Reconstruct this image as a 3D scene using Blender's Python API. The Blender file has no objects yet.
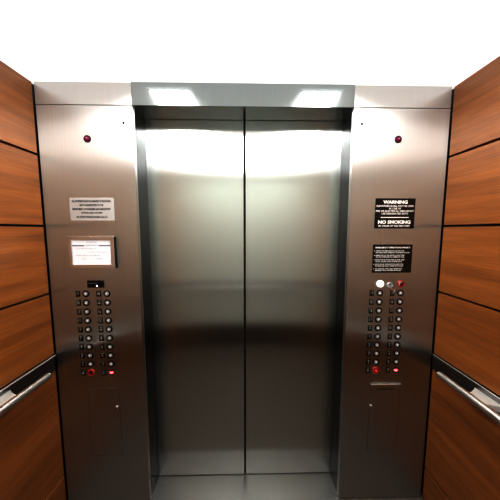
import bpy, bmesh, math, random
from mathutils import Vector, Matrix
random.seed(3)
C = bpy.context.scene.collection
PI = math.pi

# ---------------------------------------------------------------- materials
def mat(name, base=(.5,.5,.5), rough=.5, metal=0., emit=None, es=0., spec=None):
    m = bpy.data.materials.new(name); m.use_nodes = True
    b = m.node_tree.nodes['Principled BSDF']
    b.inputs['Base Color'].default_value = (*base, 1)
    b.inputs['Roughness'].default_value = rough
    b.inputs['Metallic'].default_value = metal
    if spec is not None: b.inputs['Specular IOR Level'].default_value = spec
    if emit: 
        b.inputs['Emission Color'].default_value = (*emit, 1)
        b.inputs['Emission Strength'].default_value = es
    return m

def steel(name, base, rough, aniso=.8, scale=(260, 260, 1.2), bump=.02, tang=True, var=.12):
    """brushed steel, grain running along the axis with the small scale"""
    m = mat(name, base, rough, 1.)
    nt = m.node_tree; N = nt.nodes; L = nt.links; b = N['Principled BSDF']
    tc = N.new('ShaderNodeTexCoord'); mp = N.new('ShaderNodeMapping')
    mp.inputs['Scale'].default_value = scale
    no = N.new('ShaderNodeTexNoise'); no.inputs['Scale'].default_value = 1; no.inputs['Detail'].default_value = 3
    L.new(tc.outputs['Object'], mp.inputs['Vector']); L.new(mp.outputs['Vector'], no.inputs['Vector'])
    cr = N.new('ShaderNodeMapRange')
    cr.inputs['To Min'].default_value = rough - var*.5; cr.inputs['To Max'].default_value = rough + var*.5
    L.new(no.outputs['Fac'], cr.inputs['Value']); L.new(cr.outputs['Result'], b.inputs['Roughness'])
    mx = N.new('ShaderNodeMix'); mx.data_type = 'RGBA'
    mx.inputs['A'].default_value = (*[c*.93 for c in base], 1); mx.inputs['B'].default_value = (*[min(1, c*1.06) for c in base], 1)
    L.new(no.outputs['Fac'], mx.inputs['Factor']); L.new(mx.outputs['Result'], b.inputs['Base Color'])
    bp = N.new('ShaderNodeBump'); bp.inputs['Strength'].default_value = bump; bp.inputs['Distance'].default_value = .001
    L.new(no.outputs['Fac'], bp.inputs['Height']); L.new(bp.outputs['Normal'], b.inputs['Normal'])
    b.inputs['Anisotropic'].default_value = aniso
    if tang:
        tg = N.new('ShaderNodeTangent'); tg.direction_type = 'UV_MAP'; tg.uv_map = 'UVMap'
        L.new(tg.outputs['Tangent'], b.inputs['Tangent'])
    b.inputs['Anisotropic Rotation'].default_value = ANROT
    return m
ANROT = 0.

def wood(name):
    m = mat(name, (.4,.15,.04), .38, 0)
    nt = m.node_tree; N = nt.nodes; L = nt.links; b = N['Principled BSDF']
    tc = N.new('ShaderNodeTexCoord'); oi = N.new('ShaderNodeObjectInfo')
    add = N.new('ShaderNodeVectorMath'); add.operation = 'MULTIPLY_ADD'
    L.new(oi.outputs['Random'], add.inputs[0]); add.inputs[1].default_value = (3, 17, 9); L.new(tc.outputs['Object'], add.inputs[2])
    mp = N.new('ShaderNodeMapping'); mp.inputs['Scale'].default_value = (2, 1.6, 22); mp.inputs['Rotation'].default_value = (.10, 0, 0)
    L.new(add.outputs['Vector'], mp.inputs['Vector'])
    n1 = N.new('ShaderNodeTexNoise'); n1.inputs['Scale'].default_value = 1.; n1.inputs['Detail'].default_value = 6; n1.inputs['Distortion'].default_value = .5
    L.new(mp.outputs['Vector'], n1.inputs['Vector'])
    mp2 = N.new('ShaderNodeMapping'); mp2.inputs['Scale'].default_value = (4, 7, 300); mp2.inputs['Rotation'].default_value = (.10, 0, 0)
    L.new(add.outputs['Vector'], mp2.inputs['Vector'])
    n2 = N.new('ShaderNodeTexNoise'); n2.inputs['Scale'].default_value = 1.; n2.inputs['Detail'].default_value = 4
    L.new(mp2.outputs['Vector'], n2.inputs['Vector'])
    mix = N.new('ShaderNodeMix'); mix.data_type = 'FLOAT'; mix.inputs['Factor'].default_value = .45
    L.new(n1.outputs['Fac'], mix.inputs['A']); L.new(n2.outputs['Fac'], mix.inputs['B'])
    r = N.new('ShaderNodeValToRGB'); e = r.color_ramp.elements
    e[0].position = .2; e[0].color = (.14, .042, .008, 1); e[1].position = .8; e[1].color = (.53, .215, .05, 1)
    x = e.new(.5); x.color = (.335, .12, .022, 1)
    b.inputs['Coat Weight'].default_value = .9; b.inputs['Coat IOR'].default_value = 1.6; b.inputs['Coat Roughness'].default_value = .4
    L.new(mix.outputs['Result'], r.inputs['Fac']); L.new(r.outputs['Color'], b.inputs['Base Color'])
    bp = N.new('ShaderNodeBump'); bp.inputs['Strength'].default_value = .08; bp.inputs['Distance'].default_value = .001
    L.new(n2.outputs['Fac'], bp.inputs['Height']); L.new(bp.outputs['Normal'], b.inputs['Normal'])
    return m

def speckle(name, a, c, scale, rough):
    m = mat(name, a, rough)
    nt = m.node_tree; N = nt.nodes; L = nt.links; b = N['Principled BSDF']
    tc = N.new('ShaderNodeTexCoord'); no = N.new('ShaderNodeTexNoise'); no.inputs['Scale'].default_value = scale; no.inputs['Detail'].default_value = 4
    L.new(tc.outputs['Object'], no.inputs['Vector'])
    mx = N.new('ShaderNodeMix'); mx.data_type = 'RGBA'; mx.inputs['A'].default_value = (*a,1); mx.inputs['B'].default_value = (*c,1)
    L.new(no.outputs['Fac'], mx.inputs['Factor']); L.new(mx.outputs['Result'], b.inputs['Base Color'])
    return m

M_PANEL = steel('brushed_steel_return', (.645,.628,.62), .335, 1., bump=.003, var=.03)
M_DOOR  = steel('brushed_steel_door', (.66,.665,.645), .225, .97, bump=.004, var=.04)
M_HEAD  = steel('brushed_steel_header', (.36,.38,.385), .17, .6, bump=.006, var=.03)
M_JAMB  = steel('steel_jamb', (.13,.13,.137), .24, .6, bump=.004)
M_RAIL  = mat('satin_rail', (.80,.79,.78), .3, 1.)
M_BAND  = steel('steel_band', (.26,.25,.245), .36, .3, (240, 1.2, 240), .006)
M_EDGE  = mat('bright_edge_metal', (.9,.88,.86), .45, .7)
M_WOOD  = wood('teak_veneer')
M_BLACK = mat('black_gap', (.008,.007,.006), .6)
M_BACK  = steel('back_wall_steel', (.60,.60,.56), .5, .3)
M_BACKW = speckle('back_wall_laminate', (.64,.69,.65), (.69,.74,.70), 30, .5)
M_KICK  = speckle('dark_laminate', (.07,.058,.05), (.09,.072,.064), 30, .5)
M_FLOOR = speckle('dark_granite_floor', (.09,.075,.062), (.20,.17,.145), 160, .35)
M_CEIL  = speckle('white_ceiling_glow', (.88,.88,.88), (.92,.92,.92), 8, .5)
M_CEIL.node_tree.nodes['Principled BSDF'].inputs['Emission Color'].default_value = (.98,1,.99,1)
M_CEIL.node_tree.nodes['Principled BSDF'].inputs['Emission Strength'].default_value = .5  # overall glow added to the ceiling surface, which the lights hardly reach
M_LITE  = mat('diffuser', (.9,.9,.9), .5, 0, (.97,1,.985), 11.)
M_RING  = mat('black_bezel', (.006,.0055,.005), .5, spec=.2)
M_CAP   = mat('button_cap', (.50,.49,.51), .4, .35)
M_CAPC  = mat('button_centre', (.9,.88,.87), .3, 0, (1,.97,.95), .06)
M_PLATE = mat('floor_plate_black', (.008,.007,.006), .5, spec=.25)
M_SILV  = mat('silver_ink', (.62,.60,.58), .45, .2)
M_WHITE = mat('white_ink', (.92,.90,.89), .5)
M_SIGNB = mat('sign_black', (.012,.010,.009), .35)
M_SIGNL = mat('sign_grey', (.58,.56,.56), .45, .1)
M_INK   = mat('black_ink', (.02,.018,.018), .5)
M_PAPER = mat('white_paper_glow', (.80,.82,.88), .6, 0, (.95,.96,1), .08)  # faint glow added to the paper to lift its white
M_FRAME = steel('certificate_steel', (.68,.63,.60), .5, 0, (200,200,2), .01, False)
M_RED   = mat('red_plastic', (.36,.035,.025), .35, 0, (.9,.1,.06), .05)
M_REDL  = mat('red_lens', (.5,.03,.06), .2, 0, (1,.16,.18), .9)
M_MAG   = mat('magenta_lens', (.22,.012,.075), .25, 0, (.9,.05,.35), .06)
M_MAG2  = mat('magenta_glint', (.5,.1,.25), .25, 0, (.9,.15,.45), .3)
M_WLIT  = mat('lit_white_button', (.9,.9,.9), .4, 0, (1,.98,.96), .35)
M_DISP  = mat('black_glass', (.006,.005,.005), .12)
M_DOT   = mat('display_dot', (.9,.9,.9), .4, 0, (1,1,1), .8)
M_CHROME= mat('chrome', (.8,.8,.8), .15, 1.)
M_LILAC = mat('grey_ink', (.25,.24,.29), .6)

# ---------------------------------------------------------------- mesh helpers
def uvbox(me):
    uv = me.uv_layers.new(name='UVMap')
    for p in me.polygons:
        n = p.normal
        for li in p.loop_indices:
            v = me.vertices[me.loops[li].vertex_index].co
            if abs(n.z) > .7: uv.data[li].uv = (v.x, v.y)
            elif abs(n.y) > .7: uv.data[li].uv = (v.x, v.z)
            else: uv.data[li].uv = (v.y, v.z)

def link(name, me, m, parent=None, loc=(0,0,0)):
    o = bpy.data.objects.new(name, me); C.objects.link(o)
    if m and not me.materials: me.materials.append(m)
    o.location = loc
    if parent: o.parent = parent
    return o

def fin(name, bm, m, parent=None, loc=(0,0,0), smooth=False):
    bmesh.ops.recalc_face_normals(bm, faces=bm.faces)
    me = bpy.data.meshes.new(name); bm.to_mesh(me); bm.free()
    if smooth:
        for p in me.polygons: p.use_smooth = True
        try: me.set_sharp_from_angle(angle=math.radians(35))
        except Exception: pass
    uvbox(me)
    return link(name, me, m, parent, loc)

def box(bm, x0, x1, y0, y1, z0, z1, bev=0.):
    r = bmesh.ops.create_cube(bm, size=1)
    vs = r['verts']
    for v in vs:
        v.co = Vector(((x0+x1)/2 + v.co.x*(x1-x0), (y0+y1)/2 + v.co.y*(y1-y0), (z0+z1)/2 + v.co.z*(z1-z0)))
    if bev:
        es = list({e for v in vs for e in v.link_edges})
        bmesh.ops.bevel(bm, geom=es, offset=bev, segments=2, affect='EDGES', profile=.5)

def lathe(bm, prof, axis='y', seg=28, c=(0,0,0)):
    """prof: (radius, distance) pairs; axis y points toward -y (into the car)"""
    rings = []
    for r, d in prof:
        ring = []
        if r < 1e-6:
            p = (0, -d, 0) if axis == 'y' else (0, d, 0)
            ring = [bm.verts.new((c[0]+p[0], c[1]+p[1], c[2]+p[2]))]
        else:
            for k in range(seg):
                a = 2*PI*k/seg
                ring.append(bm.verts.new((c[0]+r*math.cos(a), c[1]+(-d if axis == 'y' else d), c[2]+r*math.sin(a))))
        rings.append(ring)
    for a, b in zip(rings, rings[1:]):
        if len(a) == 1 and len(b) == 1: continue
        for k in range(seg):
            k2 = (k+1) % seg
            if len(a) == 1: bm.faces.new((a[0], b[k], b[k2]))
            elif len(b) == 1: bm.faces.new((a[k], a[k2], b[0]))
            else: bm.faces.new((a[k], a[k2], b[k2], b[k]))

def tube(bm, pts, r, seg=18, cap=True):
    rings = []; n = len(pts)
    for i, p in enumerate(pts):
        p = Vector(p); rr = r[i] if isinstance(r, (list, tuple)) else r
        d = (Vector(pts[min(i+1, n-1)]) - Vector(pts[max(i-1, 0)])).normalized()
        up = Vector((0,0,1)) if abs(d.z) < .9 else Vector((1,0,0))
        u = d.cross(up).normalized(); w = u.cross(d)
        rings.append([bm.verts.new(p + rr*(math.cos(2*PI*k/seg)*u + math.sin(2*PI*k/seg)*w)) for k in range(seg)])
    for a, b in zip(rings, rings[1:]):
        for k in range(seg): bm.faces.new((a[k], a[(k+1) % seg], b[(k+1) % seg], b[k]))
    if cap: bm.faces.new(rings[0]); bm.faces.new(rings[-1][::-1])

def text(name, body, width, height, m, parent, loc, thick=.0004, bold=0.):
    """flat lettering lying on a vertical face, read from inside the car; centred on loc"""
    cu = bpy.data.curves.new(name, 'FONT'); cu.body = body; cu.align_x = 'CENTER'; cu.align_y = 'CENTER'
    cu.size = 1; cu.offset = bold; cu.resolution_u = 2
    t = bpy.data.objects.new('tmp', cu); C.objects.link(t)
    bpy.context.view_layer.update()
    me = bpy.data.meshes.new_from_object(t.evaluated_get(bpy.context.evaluated_depsgraph_get()))
    bpy.data.objects.remove(t); bpy.data.curves.remove(cu)
    xs = [v.co.x for v in me.vertices]; ys = [v.co.y for v in me.vertices]
    w = max(xs)-min(xs); h = max(ys)-min(ys)
    sx = width/w if width else height/h
    sy = height/h if height else sx
    cx = (max(xs)+min(xs))/2; cy = (max(ys)+min(ys))/2
    for v in me.vertices:
        v.co = Vector(((v.co.x-cx)*sx, -thick, (v.co.y-cy)*sy))
    me.name = name; me.materials.clear()
    return link(name, me, m, parent, loc)

def tag(o, label, cat, group=None, kind=None):
    o['label'] = label; o['category'] = cat
    if group: o['group'] = group
    if kind: o['kind'] = kind
    return o
def thing(name, label, cat, loc=(0,0,0), group=None, kind=None):
    o = bpy.data.objects.new(name, None); C.objects.link(o); o.location = loc; o.empty_display_size = .05
    return tag(o, label, cat, group, kind)
def dup(root, loc=None):
    r = root.copy(); C.objects.link(r)
    if loc is not None: r.location = loc
    for ch in list(root.children):
        c = ch.copy(); C.objects.link(c); c.parent = r
        for g in list(ch.children):
            d = g.copy(); C.objects.link(d); d.parent = c
    return r

# ---------------------------------------------------------------- dimensions (metres)
XL, XR = -.997, 1.005          # side wall faces
YB = -1.42                     # back wall face
ZC = 2.225                     # ceiling
OL, OR = -.541, .525           # door opening
ZH = 2.119                     # header underside
YD = .13                       # face of the doors
SEAM = -.0075                  # where the doors meet

# ---------------------------------------------------------------- room shell
def struct(name, label, cat, bm, m):
    return tag(fin(name, bm, m), label, cat, None, 'structure')
bm = bmesh.new(); box(bm, XL-.1, XR+.1, YB-.1, .26, -.06, 0); struct('floor', 'dark speckled stone floor of the elevator car', 'floor', bm, M_FLOOR)
bm = bmesh.new(); box(bm, XL-.1, XR+.1, YB-.1, .30, ZC, ZC+.05); struct('ceiling', 'white elevator ceiling with an added overall glow', 'ceiling', bm, M_CEIL)
bm = bmesh.new(); box(bm, XL-.08, XL-.022, YB-.1, .10, 0, ZC); struct('wall_left', 'black backing wall seen in the gaps of the left wood panels', 'wall', bm, M_BLACK)
bm = bmesh.new(); box(bm, XR+.022, XR+.08, YB-.1, .10, 0, ZC); struct('wall_right', 'black backing wall seen in the gaps of the right wood panels', 'wall', bm, M_BLACK)
bm = bmesh.new(); box(bm, XL-.02, XR+.02, YB-.06, YB, 0.30, ZC)
wb = struct('wall_back', 'grey rear wall of the elevator car', 'wall', bm, M_BACKW)
bm = bmesh.new(); box(bm, XL-.02, XR+.02, YB-.06, YB, 0, 0.298); struct('baseboard_back', 'dark kick panel under the grey rear wall', 'baseboard', bm, M_KICK)
bm = bmesh.new(); box(bm, XL-.08, XR+.08, .22, .28, 0, ZC+.02); struct('wall_front', 'dark shaft wall behind the elevator doors', 'wall', bm, M_BLACK)

# doors
def door(name, x0, x1, label):
    bm = bmesh.new(); box(bm, x0, x1, YD, YD+.035, .012, ZH+.05, .0015)
    d = struct(name, label, 'door', bm, M_DOOR)
    return d
d1 = door('door_1', OL-.04, SEAM-.005, 'left brushed steel sliding elevator door, closed')
d2 = door('door_2', SEAM+.005, OR+.04, 'right brushed steel sliding elevator door, closed')
for d, x in ((d1, SEAM-.0035), (d2, SEAM+.0035)):
    bm = bmesh.new(); box(bm, x-.0025, x+.0025, YD+.006, YD+.03, .012, ZH+.05); fin('door_edge_bumper', bm, M_BLACK, d)
# sill
bm = bmesh.new(); box(bm, OL, OR, -.02, YD+.08, -.01, .008)
for k in range(4): box(bm, OL, OR, YD+.0+k*.015, YD+.005+k*.015, .008, .011)
struct('trim_1', 'metal door sill at the foot of the doors', 'sill', bm, M_BAND)

# header over the doors (front face and underside), jambs
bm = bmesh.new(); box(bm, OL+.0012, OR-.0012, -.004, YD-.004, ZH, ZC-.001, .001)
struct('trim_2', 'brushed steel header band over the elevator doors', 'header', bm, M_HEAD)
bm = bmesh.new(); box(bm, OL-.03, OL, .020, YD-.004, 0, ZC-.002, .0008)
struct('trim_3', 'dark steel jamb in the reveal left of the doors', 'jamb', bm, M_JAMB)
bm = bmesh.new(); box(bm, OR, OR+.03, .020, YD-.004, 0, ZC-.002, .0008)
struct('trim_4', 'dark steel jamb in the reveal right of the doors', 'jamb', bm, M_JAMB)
ZS = 2.121
bm = bmesh.new(); box(bm, XL+.0035, OL-.0012, 0, .018, ZS+.0012, ZC-.001, .0008)
struct('trim_5', 'short steel infill strip above the left control panel', 'steel strip', bm, M_PANEL)
bm = bmesh.new(); box(bm, OR+.0012, XR-.0035, 0, .018, ZS+.0012, ZC-.001, .0008)
struct('trim_6', 'short steel infill strip above the right control panel', 'steel strip', bm, M_PANEL)

# ---------------------------------------------------------------- control panels
def ret_panel(x0, x1, edge, label):
    t = thing('control_panel', label, 'control panel', ((x0+x1)/2, 0, 0), 'stainless steel control panels beside the doors')
    cx = (x0+x1)/2
    bm = bmesh.new(); box(bm, x0-cx, x1-cx, 0, .018, .004, ZS-.0012, .0008)
    f = fin('face_plate', bm, M_PANEL, t)
    # folded return along the opening
    xe = (edge-cx)
    s = 1 if edge < 0 else -1
    bm = bmesh.new(); box(bm, min(xe, xe-s*.003), max(xe, xe-s*.003), .0185, .0195+.001, .004, ZS-.0012)
    fin('folded_edge', bm, M_RAIL, t)
    return t, cx
panL, cxL = ret_panel(XL+.0035, OL-.0012, OL, 'tall brushed steel control panel left of the doors, with framed certificate')
panR, cxR = ret_panel(OR+.0012, XR-.0035, OR, 'tall brushed steel control panel right of the doors, with two black signs')

def button(t, x, z, kind='std'):
    # ring (part) with cap (sub-part)
    R = .0172
    bm = bmesh.new()
    lathe(bm, [(R,0),(R,.0025),(R*.93,.0042),(R*.74,.0042),(R*.70,.002),(R*.70,.0008),(0,.0008)])
    ring = fin('button', bm, M_RING, t, (x, 0, z), True)
    bm = bmesh.new()
    r = R*.62
    lathe(bm, [(r,.0008),(r,.0034),(r*.85,.0044),(r*.45,.0046),(r*.38,.0040),(0,.0040)])
    cap = fin('button_cap', bm, M_CAP, ring, (0,0,0), True)
    bm = bmesh.new()
    lathe(bm, [(r*.34,.0042),(r*.34,.0054),(r*.2,.006),(0,.006)])
    fin('button_centre', bm, M_CAPC, ring, (0,0,0), True)
    return ring
def copybtn(src, t, x, z):
    b = src.copy(); C.objects.link(b); b.parent = t; b.location = (x, 0, z)
    for ch in src.children:
        c = ch.copy(); C.objects.link(c); c.parent = b
    return b
PW, PH = .0230, .0310
def plate(t, x, z, s, src=None):
    if src is None:
        bm = bmesh.new(); box(bm, -PW/2, PW/2, -.0014, .0, -PH/2, PH/2, .0005)
        p = fin('floor_plate', bm, M_PLATE, t, (x, 0, z))
    else:
        p = src.copy(); C.objects.link(p); p.parent = t; p.location = (x, 0, z)
    w = .0058*len(s) + .001*(len(s)-1)
    if len(s) == 1: w = None
    text('floor_number', s, w if w else None, .0125, M_SILV, p, (0, -.0016, -.001), bold=.012)
    # raised tactile dots under the number's upper line
    bm = bmesh.new()
    for k in range(4): box(bm, -.0075+k*.0042, -.0050+k*.0042, -.0022, -.0014, .0088, .0108)
    fin('tactile_dots', bm, M_SILV, p)
    return p
first_b = None; first_p = None
def button_bank(t, cx, xb, xp, z0, dz, labels):
    global first_b, first_p
    for c in (0, 1):
        for r in range(10):
            z = z0 - r*dz
            if not (r == 9):
                if first_b is None: first_b = button(t, xb[c]-cx, z)
                else: copybtn(first_b, t, xb[c]-cx, z)
            p = plate(t, xp[c]-cx, z, labels[c][r], first_p)
            if first_p is None: first_p = p
ZB, DZ = 1.2055, .0473
labs = (['17','15','13','11','9','7','5','3','1','B'], ['18','16','14','12','10','8','6','4','2','G'])
button_bank(panL, cxL, (-.8184, -.7115), (-.8585, -.7535), ZB, DZ, labs)
button_bank(panR, cxR, (.6990, .8085), (.6570, .7665), ZB-.0045, DZ, labs)

def alarm_ring(t, x, z, R, solid):
    bm = bmesh.new(); lathe(bm, [(R,0),(R,.004),(R*.9,.006),(R*.62,.006),(R*.58,.003),(0,.003)])
    o = fin('alarm_button', bm, M_RED, t, (x, 0, z), True); o['label'] = 'red ringed alarm button'
    bm = bmesh.new(); r = R*.5
    lathe(bm, [(r,.003),(r,.005),(r*.7,.0062),(0,.0062)])
    fin('button_cap', bm, M_RED if solid else M_RING, o, (0,0,0), True)
    bm = bmesh.new(); lathe(bm, [(R*.16,.0062),(R*.16,.0074),(0,.0076)])
    fin('button_centre', bm, M_REDL if solid else M_RED, o, (0,0,0), True)
    return o
alarm_ring(panL, -.8180-cxL, .781, .0185, False)
alarm_ring(panR, .6990-cxR, .7755, .0195, True)
def lit_lens(t, x, z):
    bm = bmesh.new(); lathe(bm, [(.0150,0),(.0150,.002),(.0125,.003),(.0115,.0012),(0,.0012)])
    o = fin('emergency_lamp', bm, M_RING, t, (x, 0, z), True)
    # heart-like flattened lens
    bm = bmesh.new(); n = 24; front = []; back = []
    for k in range(n):
        a = 2*PI*k/n
        px = .0125*math.cos(a); pz = .0085*math.sin(a)
        if math.sin(a) > 0: pz *= .75 + .25*abs(math.cos(a))
        else: px *= .9
        front.append(bm.verts.new((px*.8, -.0048, pz*.8))); back.append(bm.verts.new((px, -.001, pz)))
    bm.faces.new(front)
    for k in range(n): bm.faces.new((front[k], front[(k+1)%n], back[(k+1)%n], back[k]))
    l = fin('red_lens', bm, M_REDL, o, (0,0,0)); l['label'] = 'glowing red lens'
    bm = bmesh.new(); box(bm, -.006, .006, -.0054, -.0046, -.0012, .0014, .0003); fin('lens_glow_bar', bm, M_WLIT, o)
lit_lens(panL, -.7115-cxL, .780)
lit_lens(panR, .8085-cxR, .7755)

# round indicator near the top and pin hole
def indicator(t, x, z):
    bm = bmesh.new(); R = .0170
    lathe(bm, [(R,0),(R,.003),(R*.85,.0045),(R*.66,.0045),(R*.6,.002),(0,.002)])
    o = fin('indicator_lamp', bm, M_CAP_D, t, (x, 0, z), True)
    bm = bmesh.new(); lathe(bm, [(R*.62,.002),(R*.55,.005),(R*.3,.0075),(0,.008)])
    l = fin('lens', bm, M_MAG, o, (0,0,0), True); l['label'] = 'dark magenta lens'
    bm = bmesh.new(); box(bm, -.003, .005, -.0092, -.0078, -.001, .0045, .0004); fin('lens_glow_bar', bm, M_MAG2, o)  # glint on the lens, painted as a small glowing magenta bar
M_CAP_D = mat('dark_bezel', (.06,.05,.05), .3, .8)
indicator(panL, -.7610-cxL, 1.966); indicator(panR, .7495-cxR, 1.974)
def screw(t, x, z, r=.0055, m=M_RING):
    bm = bmesh.new(); lathe(bm, [(r,0),(r,.0012),(r*.6,.0022),(0,.0022)])
    return fin('screw', bm, m, t, (x, 0, z), True)
screw(panL, -.5858-cxL, 2.041); screw(panR, .5672-cxR, 2.0455)

# small black display over the left buttons
bm = bmesh.new(); box(bm, -.041, .041, -.006, 0, -.0185, .0185, .0012)
dsp = fin('display', bm, M_DISP, panL, (-.7640-cxL, 0, 1.2565)); dsp['label'] = 'small black glass display window'
bm = bmesh.new(); lathe(bm, [(.0046,.006),(.0046,.0066),(0,.0068)]); fin('display_dot', bm, M_DOT, dsp, (.008,0,-.009))
bm = bmesh.new(); box(bm, -.036, .006, -.0066, -.006, .004, .0062); fin('display_mark', bm, M_LILAC, dsp)
bm = bmesh.new(); box(bm, .030, .040, -.0075, -.0055, .0165, .0215, .0005); fin('display_catch', bm, M_CHROME, dsp)

# right panel extras above the buttons
def big_button(t, x, z, R, m, mc, name, label):
    bm = bmesh.new(); lathe(bm, [(R,0),(R,.004),(R*.88,.0062),(R*.5,.0070),(0,.0072)])
    o = fin(name, bm, m, t, (x, 0, z), True); o['label'] = label
    return o
wbt = big_button(panR, .6992-cxR, 1.2505, .0190, M_WLIT, None, 'call_button', 'large lit white call button')
bm = bmesh.new(); box(bm, -.008, .008, -.0084, -.0070, -.0016, .0018, .0004); fin('button_mark', bm, M_LILAC, wbt)
rbt = alarm_ring(panR, .8075-cxR, 1.2505, .0190, False); rbt['label'] = 'red ring alarm button with a painted white glint'
bm = bmesh.new()
for i in range(5):
    a = math.radians(100+ i*24); box(bm, .011*math.cos(a)-.0028, .011*math.cos(a)+.0028, -.0076, -.006, .011*math.sin(a)-.0028, .011*math.sin(a)+.0028, .0005)
fin('button_mark', bm, M_SIGNL, rbt)  # highlight on the red ring, painted as an arc of pale blocks
screw(panR, .6600-cxR, 1.2500, .0030, M_RED)
bm = bmesh.new(); R = .0165
lathe(bm, [(R,0),(R,.004),(R*.85,.006),(R*.45,.006),(R*.4,.004),(0,.004)])
ks = fin('key_switch', bm, M_CAP, panR, (.7490-cxR, 0, 1.2430), True)
bm = bmesh.new(); box(bm, -.0012, .0012, -.0048, -.0038, -.005, .005); fin('key_slot', bm, M_RING, ks)
# the key in it
k = thing('key', 'small silver key hanging from the key switch above the right button bank', 'key', (.7535, -.006, 1.236))
bm = bmesh.new(); tube(bm, [(-.004,.002,.006),(-.003,-.004,.004),(-.002,-.008,.001)], .0016, 8); fin('shank', bm, M_CHROME, k)
bm = bmesh.new()
lathe(bm, [(.0095,-.001),(.0095,.001),(.004,.001),(.004,-.001),(.0095,-.001)], c=(.005,-.008,-.011)); bow = fin('bow', bm, M_CHROME, k)
bm = bmesh.new(); box(bm, .011, .016, -.0095, -.0075, -.026, -.012, .0004); fin('tag', bm, M_CAP, k)

# locked service cabinets at the bottom of both panels
def cabinet(t, cx, x0, x1, ztop, xl, zl, lip):
    X0, X1 = x0-cx, x1-cx
    bm = bmesh.new(); box(bm, X0, X1, -.0012, .0004, .30, ztop, .0004)
    d = fin('service_cabinet_door', bm, M_PANEL, t)
    bm = bmesh.new()
    g = .0013
    for a in ((X0-g, X0, .30-g, ztop+g), (X1, X1+g, .30-g, ztop+g), (X0-g, X1+g, ztop, ztop+g), (X0-g, X1+g, .30-g, .30)):
        box(bm, a[0], a[1], -.0004, .0001, a[2], a[3])
    fin('seam', bm, M_BLACK, d)
    if lip:
        bm = bmesh.new(); box(bm, X0+.001, X1, -.0085, -.0012, ztop-.006, ztop-.0008, .0008); fin('pull_lip', bm, M_RAIL, d)
        bm = bmesh.new(); box(bm, X0+.04, X1-.03, -.0016, -.001, ztop-.034, ztop-.030); fin('lettering', bm, M_BLACK, d)
    bm = bmesh.new(); R = .0105
    lathe(bm, [(R,.001),(R,.0055),(R*.8,.0075),(R*.4,.0075),(R*.3,.0065),(0,.0065)])
    lk = fin('lock', bm, M_CHROME, d, (xl-cx, 0, zl), True)
    bm = bmesh.new(); box(bm, -.001, .001, -.0084, -.0062, -.006, .004); fin('keyhole', bm, M_BLACK, lk)
cabinet(panR, cxR, .676, .8385, .6975, .6865, .5660, True)
cabinet(panL, cxL, -.8425, -.6800, .6920, -.6960, .5800, False)

# ---------------------------------------------------------------- signs
def sign(name, label, x0, x1, z0, z1, m, th=.002, off=0.):
    cx, cz = (x0+x1)/2, (z0+z1)/2
    t = thing(name, label, 'sign', (cx, -.0002, cz))
    bm = bmesh.new(); box(bm, x0-cx, x1-cx, -th, 0, z0-cz, z1-cz, .0006); fin('sign_plate', bm, m, t)
    return t
s = sign('sign', 'small pale grey notice on the left panel above the framed certificate', -.8670, -.6525, 1.5765, 1.6885, M_SIGNL)
for i, (b, w) in enumerate((('ALL ACCIDENTS AND OR DAMAGES TO ELEVATORS', .188), ('ARE TO BE REPORTED TO THE', .116), ('DEPARTMENT OF CONSUMER AND REGULATORY', .186),
                      ('AFFAIRS (202) 442-9000', .104), ('OR AFTER WORKING HOURS CALL 311', .152))):
    text('text_line', b, w, .0100, M_INK, s, (-.001, -.0022, .0385-i*.0192), bold=.035)
s = sign('sign', 'black WARNING and NO SMOKING sign with white lettering on right panel', .6525, .8560, 1.5376, 1.6885, M_SIGNB)
h = .1509
def ty(py): return .0755 - (py-25)/330*.151     # rows measured down the sign face
for b, w, hh, py, bo in (('WARNING', .126, .0185, 65, .06), ('ELEVATORS SHALL NOT BE USED', .190, .0095, 108, .03), ('IN CASE OF', .060, .0095, 136, .03),
                 ('FIRE OR ELECTRICAL EMERGENCY', .196, .0095, 163, .03), ('USE DESIGNATED EXITS', .136, .0095, 191, .03),
                 ('NO SMOKING', .168, .0190, 284, .06), ('BY ORDER OF THE FIRE CHIEF', .160, .0095, 327, .03)):
    text('text_line', b, w, hh, M_WHITE, s, (-.001, -.0022, ty(py)), bold=bo)
bm = bmesh.new(); box(bm, -.072, .072, -.0026, -.0019, ty(233)-.0024, ty(233)+.0024); fin('rule_line', bm, M_WHITE, s)
s = sign('sign', 'black emergency operations sign with bulleted white lines, above the right button bank', .6520, .8565, 1.3095, 1.4558, M_SIGNB)
text('text_line', 'EMERGENCY OPERATIONS PHASE II', .180, .0085, M_WHITE, s, (-.001, -.0022, .0575), bold=.05)
ls = (('WHEN THE FIRE LIGHT IS ON THE CAR', 'RETURNS AND OPENS AT THE MAIN FLOOR'), ('INSERT KEY IN THE SWITCH AND TURN', 'TO ON POSITION TO OPERATE CAR'),
      ('PRESS THE BUTTON FOR FLOOR AND', 'HOLD CLOSE UNTIL DOORS SHUT'), ('HOLD DOOR OPEN BUTTON UNTIL THE', 'DOORS ARE FULLY OPEN AT FLOOR'),
      ('TO CANCEL THE CALL PRESS AND', 'RELEASE CALL CANCEL BUTTON'))
ww = ((.148,.176),(.150,.150),(.152,.140),(.146,.146),(.142,.136))
for i, (a, b) in enumerate(ls):
    z = .0405 - i*.0232
    for j, (q, w) in enumerate(((a, ww[i][0]), (b, ww[i][1]))):
        text('text_line', q, w, .0066, M_SILV2 if False else M_WHITE, s, (-.088+w/2, -.0022, z - j*.0088), bold=.03)
    bm = bmesh.new(); lathe(bm, [(.0022,.0018),(.0022,.0024),(0,.0025)], seg=10); fin('bullet', bm, M_WHITE, s, (-.0945, 0, z))

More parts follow.
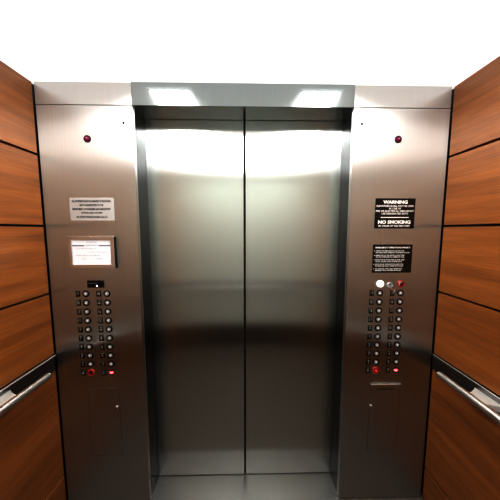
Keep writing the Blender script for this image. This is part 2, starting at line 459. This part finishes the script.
# framed certificate
t = thing('certificate_frame', 'brushed steel frame holding a white printed certificate on the left panel', 'frame', (-.768, -.001, 1.4193))
bm = bmesh.new(); W, Hh, b, dp = .1135, .080, .0185, .014
for a in ((-W, W, Hh-b, Hh), (-W, W, -Hh, -Hh+b), (-W, -W+b, -Hh+b, Hh-b), (W-b, W, -Hh+b, Hh-b)): box(bm, a[0], a[1], -dp, 0, a[2], a[3], .0012)
fin('frame_border', bm, M_FRAME, t)
bm = bmesh.new(); box(bm, W, W+.0035, -dp+.001, 0, -Hh, Hh-.001); fin('frame_side_shadow', bm, M_BLACK, t)  # shadow at the frame's right edge, put in as a black strip
bm = bmesh.new(); box(bm, -W+b-.002, W-b+.002, -dp+.006, -.001, -Hh+b-.002, Hh-b+.002); p = fin('certificate', bm, M_PAPER, t); p['label'] = 'white printed certificate sheet'
yy = -dp+.0055
bm = bmesh.new(); box(bm, -.095, -.036, yy-.0004, yy+.0006, .0305, .0362); box(bm, .036, .094, yy-.0004, yy+.0006, .0305, .0362); fin('header_bar', bm, M_LILAC, p)
text('text_line', 'CERTIFICATE', .062, .0055, M_LILAC, p, (0, yy, .0345))
text('text_line', 'OF INSPECTION', .05, .0045, M_LILAC, p, (0, yy, .0500))
for i, q in enumerate((('THIS IS TO CERTIFY THAT THE ELEVATOR', -.03, .1), ('LOCATED IN THIS BUILDING', .03, .09), ('HAS BEEN INSPECTED AND APPROVED', -.02, .12), ('DATE                 SIGNED', 0, .1))):
    text('text_line', q[0], q[2], .0032, M_LILAC, p, (q[1], yy, .018-i*.017))
bm = bmesh.new(); lathe(bm, [(.004,-.0),(.004,.004),(0,.005)]); fin('screw', bm, M_CHROME, t, (-.001, -dp+.001, Hh-.004))

# ---------------------------------------------------------------- wood panels on the side walls
rows = [(.015, .190), (.200, .7835), (.8735, 1.203), (1.213, 1.545), (1.555, 1.885), (1.895, ZC-.008)]
desc = ['lowest, by the floor', 'just under the handrail band', 'just above the handrail band', 'second above the handrail band',
        'second from the ceiling', 'topmost, under the ceiling']
for side, X0, X1 in (('left', XL-.022, XL), ('right', XR, XR+.022)):
    for (z0, z1), dsc in zip(rows, desc):
        if side == 'left': z0 += .016*(z0 == .8735); z1 += .016*(z1 == .7835)
        zc = (z0+z1)/2; hz = (z1-z0)/2; yc = (YB-.012)/2
        bm = bmesh.new(); box(bm, -.0106, .0106, YB+.004-yc, -.0065-yc, -hz, hz, .0012)
        o = fin('wood_panel', bm, M_WOOD, None, ((X0+X1)/2, yc, zc))
        tag(o, 'reddish teak veneer panel on the %s wall, %s' % (side, dsc), 'wood panel', 'wood panels of the %s wall' % side)

# ---------------------------------------------------------------- handrails
def handrail(sx, X, label):
    t = thing('handrail', label, 'handrail', (X, -.7, .826 + (.016 if sx < 0 else 0)))
    s = -sx                      # toward the car
    a, b = sorted((X - sx*-.018, X - sx*.003)) if False else sorted((X + sx*.020, X - sx*.003))
    bm = bmesh.new(); box(bm, a-X, b-X, YB+.7+.004, .7-.008, -.0395, .0420, .0012)
    bd = fin('backing_band', bm, M_BAND, t)
    bm = bmesh.new(); box(bm, min(-sx*.003, -sx*.0055), max(-sx*.003, -sx*.009), YB+.7+.004, .7-.008, .0385, .0425, .0008); fin('band_edge_highlight', bm, M_EDGE, bd)  # highlight along the band's top edge, painted as a paler raised strip
    xo = s*RO
    r = RR
    y0, y1 = .7-YE, YB+.7+.12
    n = [(xo, y0, ZR), (xo, y0-.002, ZR), (xo, y0-.006, ZR), (xo, y1+.006, ZR), (xo, y1, ZR)]
    bm = bmesh.new(); tube(bm, n, [r*.70, r*.92, r, r, r*.75], 28); fin('rail_bar', bm, M_RAIL, t, (0,0,0), True)
    for yb in (-.285, -1.14):
        bm = bmesh.new()
        # flared bracket from band to bar
        q = []
        for f_, w_, h_ in ((0,.058,.013),(.3,.046,.012),(.65,.036,.010),(1,.032,.008)):
            x = s*(.002 + f_*(RO-r*.3-.002))
            q.append([bm.verts.new((x, yb+.7+dy*w_, ZR-.002+dz*h_)) for dy, dz in ((-1,-1),(1,-1),(1,1),(-1,1))])
        for u, v in zip(q, q[1:]):
            for k in range(4): bm.faces.new((u[k], u[(k+1)%4], v[(k+1)%4], v[k]))
        bm.faces.new(q[0]); bm.faces.new(q[-1])
        fin('bracket', bm, M_EDGE, t)
    return t
RO, RR, YE, ZR = .068, .0155, .118, .006
handrail(-1, XL, 'round satin steel handrail on its steel band on the left wood wall')
handrail(1, XR, 'round satin steel handrail on its steel band on the right wood wall')
# rear handrail (seen as a reflection in the doors)
t = thing('handrail', 'steel handrail on the grey rear wall, mirrored in the doors', 'handrail', (0, YB, .826))
bm = bmesh.new(); box(bm, XL+.035, XR-.035, .0, .004, -.035, .042, .001); fin('backing_band', bm, M_BAND, t)
bm = bmesh.new(); tube(bm, [(-.80,.07,0),(.80,.07,0)], .0165, 20); fin('rail_bar', bm, M_RAIL, t, (0,0,0), True)
for x in (-.6, 0, .6):
    bm = bmesh.new(); box(bm, x-.03, x+.03, -.0+.003, .064, -.010, .008, .002); fin('bracket', bm, M_RAIL, t)

# ---------------------------------------------------------------- ceiling lights
def clight(cx, label):
    t = thing('ceiling_light', label, 'ceiling light', (cx, -.66, ZC), 'long recessed ceiling lights')
    w, l = LW, .60
    bm = bmesh.new()
    for a in ((-w-.012, -w, -l-.012, l+.012), (w, w+.012, -l-.012, l+.012), (-w, w, -l-.012, -l), (-w, w, l, l+.012)): box(bm, a[0], a[1], a[2], a[3], -.006, 0, .001)
    fin('light_frame', bm, M_CEIL, t)
    bm = bmesh.new(); box(bm, -w, w, -l, l, -.003, -.0005); fin('diffuser', bm, M_LITE, t)
LW = .095
clight(-.38, 'long glowing white ceiling light on the left side'); clight(.38, 'long glowing white ceiling light on the right side')

# ---------------------------------------------------------------- world, camera
w = bpy.data.worlds.new('World'); bpy.context.scene.world = w; w.use_nodes = True
w.node_tree.nodes['Background'].inputs['Color'].default_value = (.02,.02,.02,1)
cam = bpy.data.cameras.new('camera'); co = bpy.data.objects.new('camera', cam); C.objects.link(co)
cam.sensor_width = 36; cam.lens = 36*221/500; cam.clip_start = .01
co.location = (0, -1.12, 1.53)
co.rotation_euler = (PI/2 - math.atan(20/221), 0, -math.atan(4/221))
bpy.context.scene.camera = co
sc = bpy.context.scene
sc.view_settings.view_transform = 'Standard'
sc.view_settings.look = 'None'
sc.view_settings.exposure = .95
sc.view_settings.gamma = .60
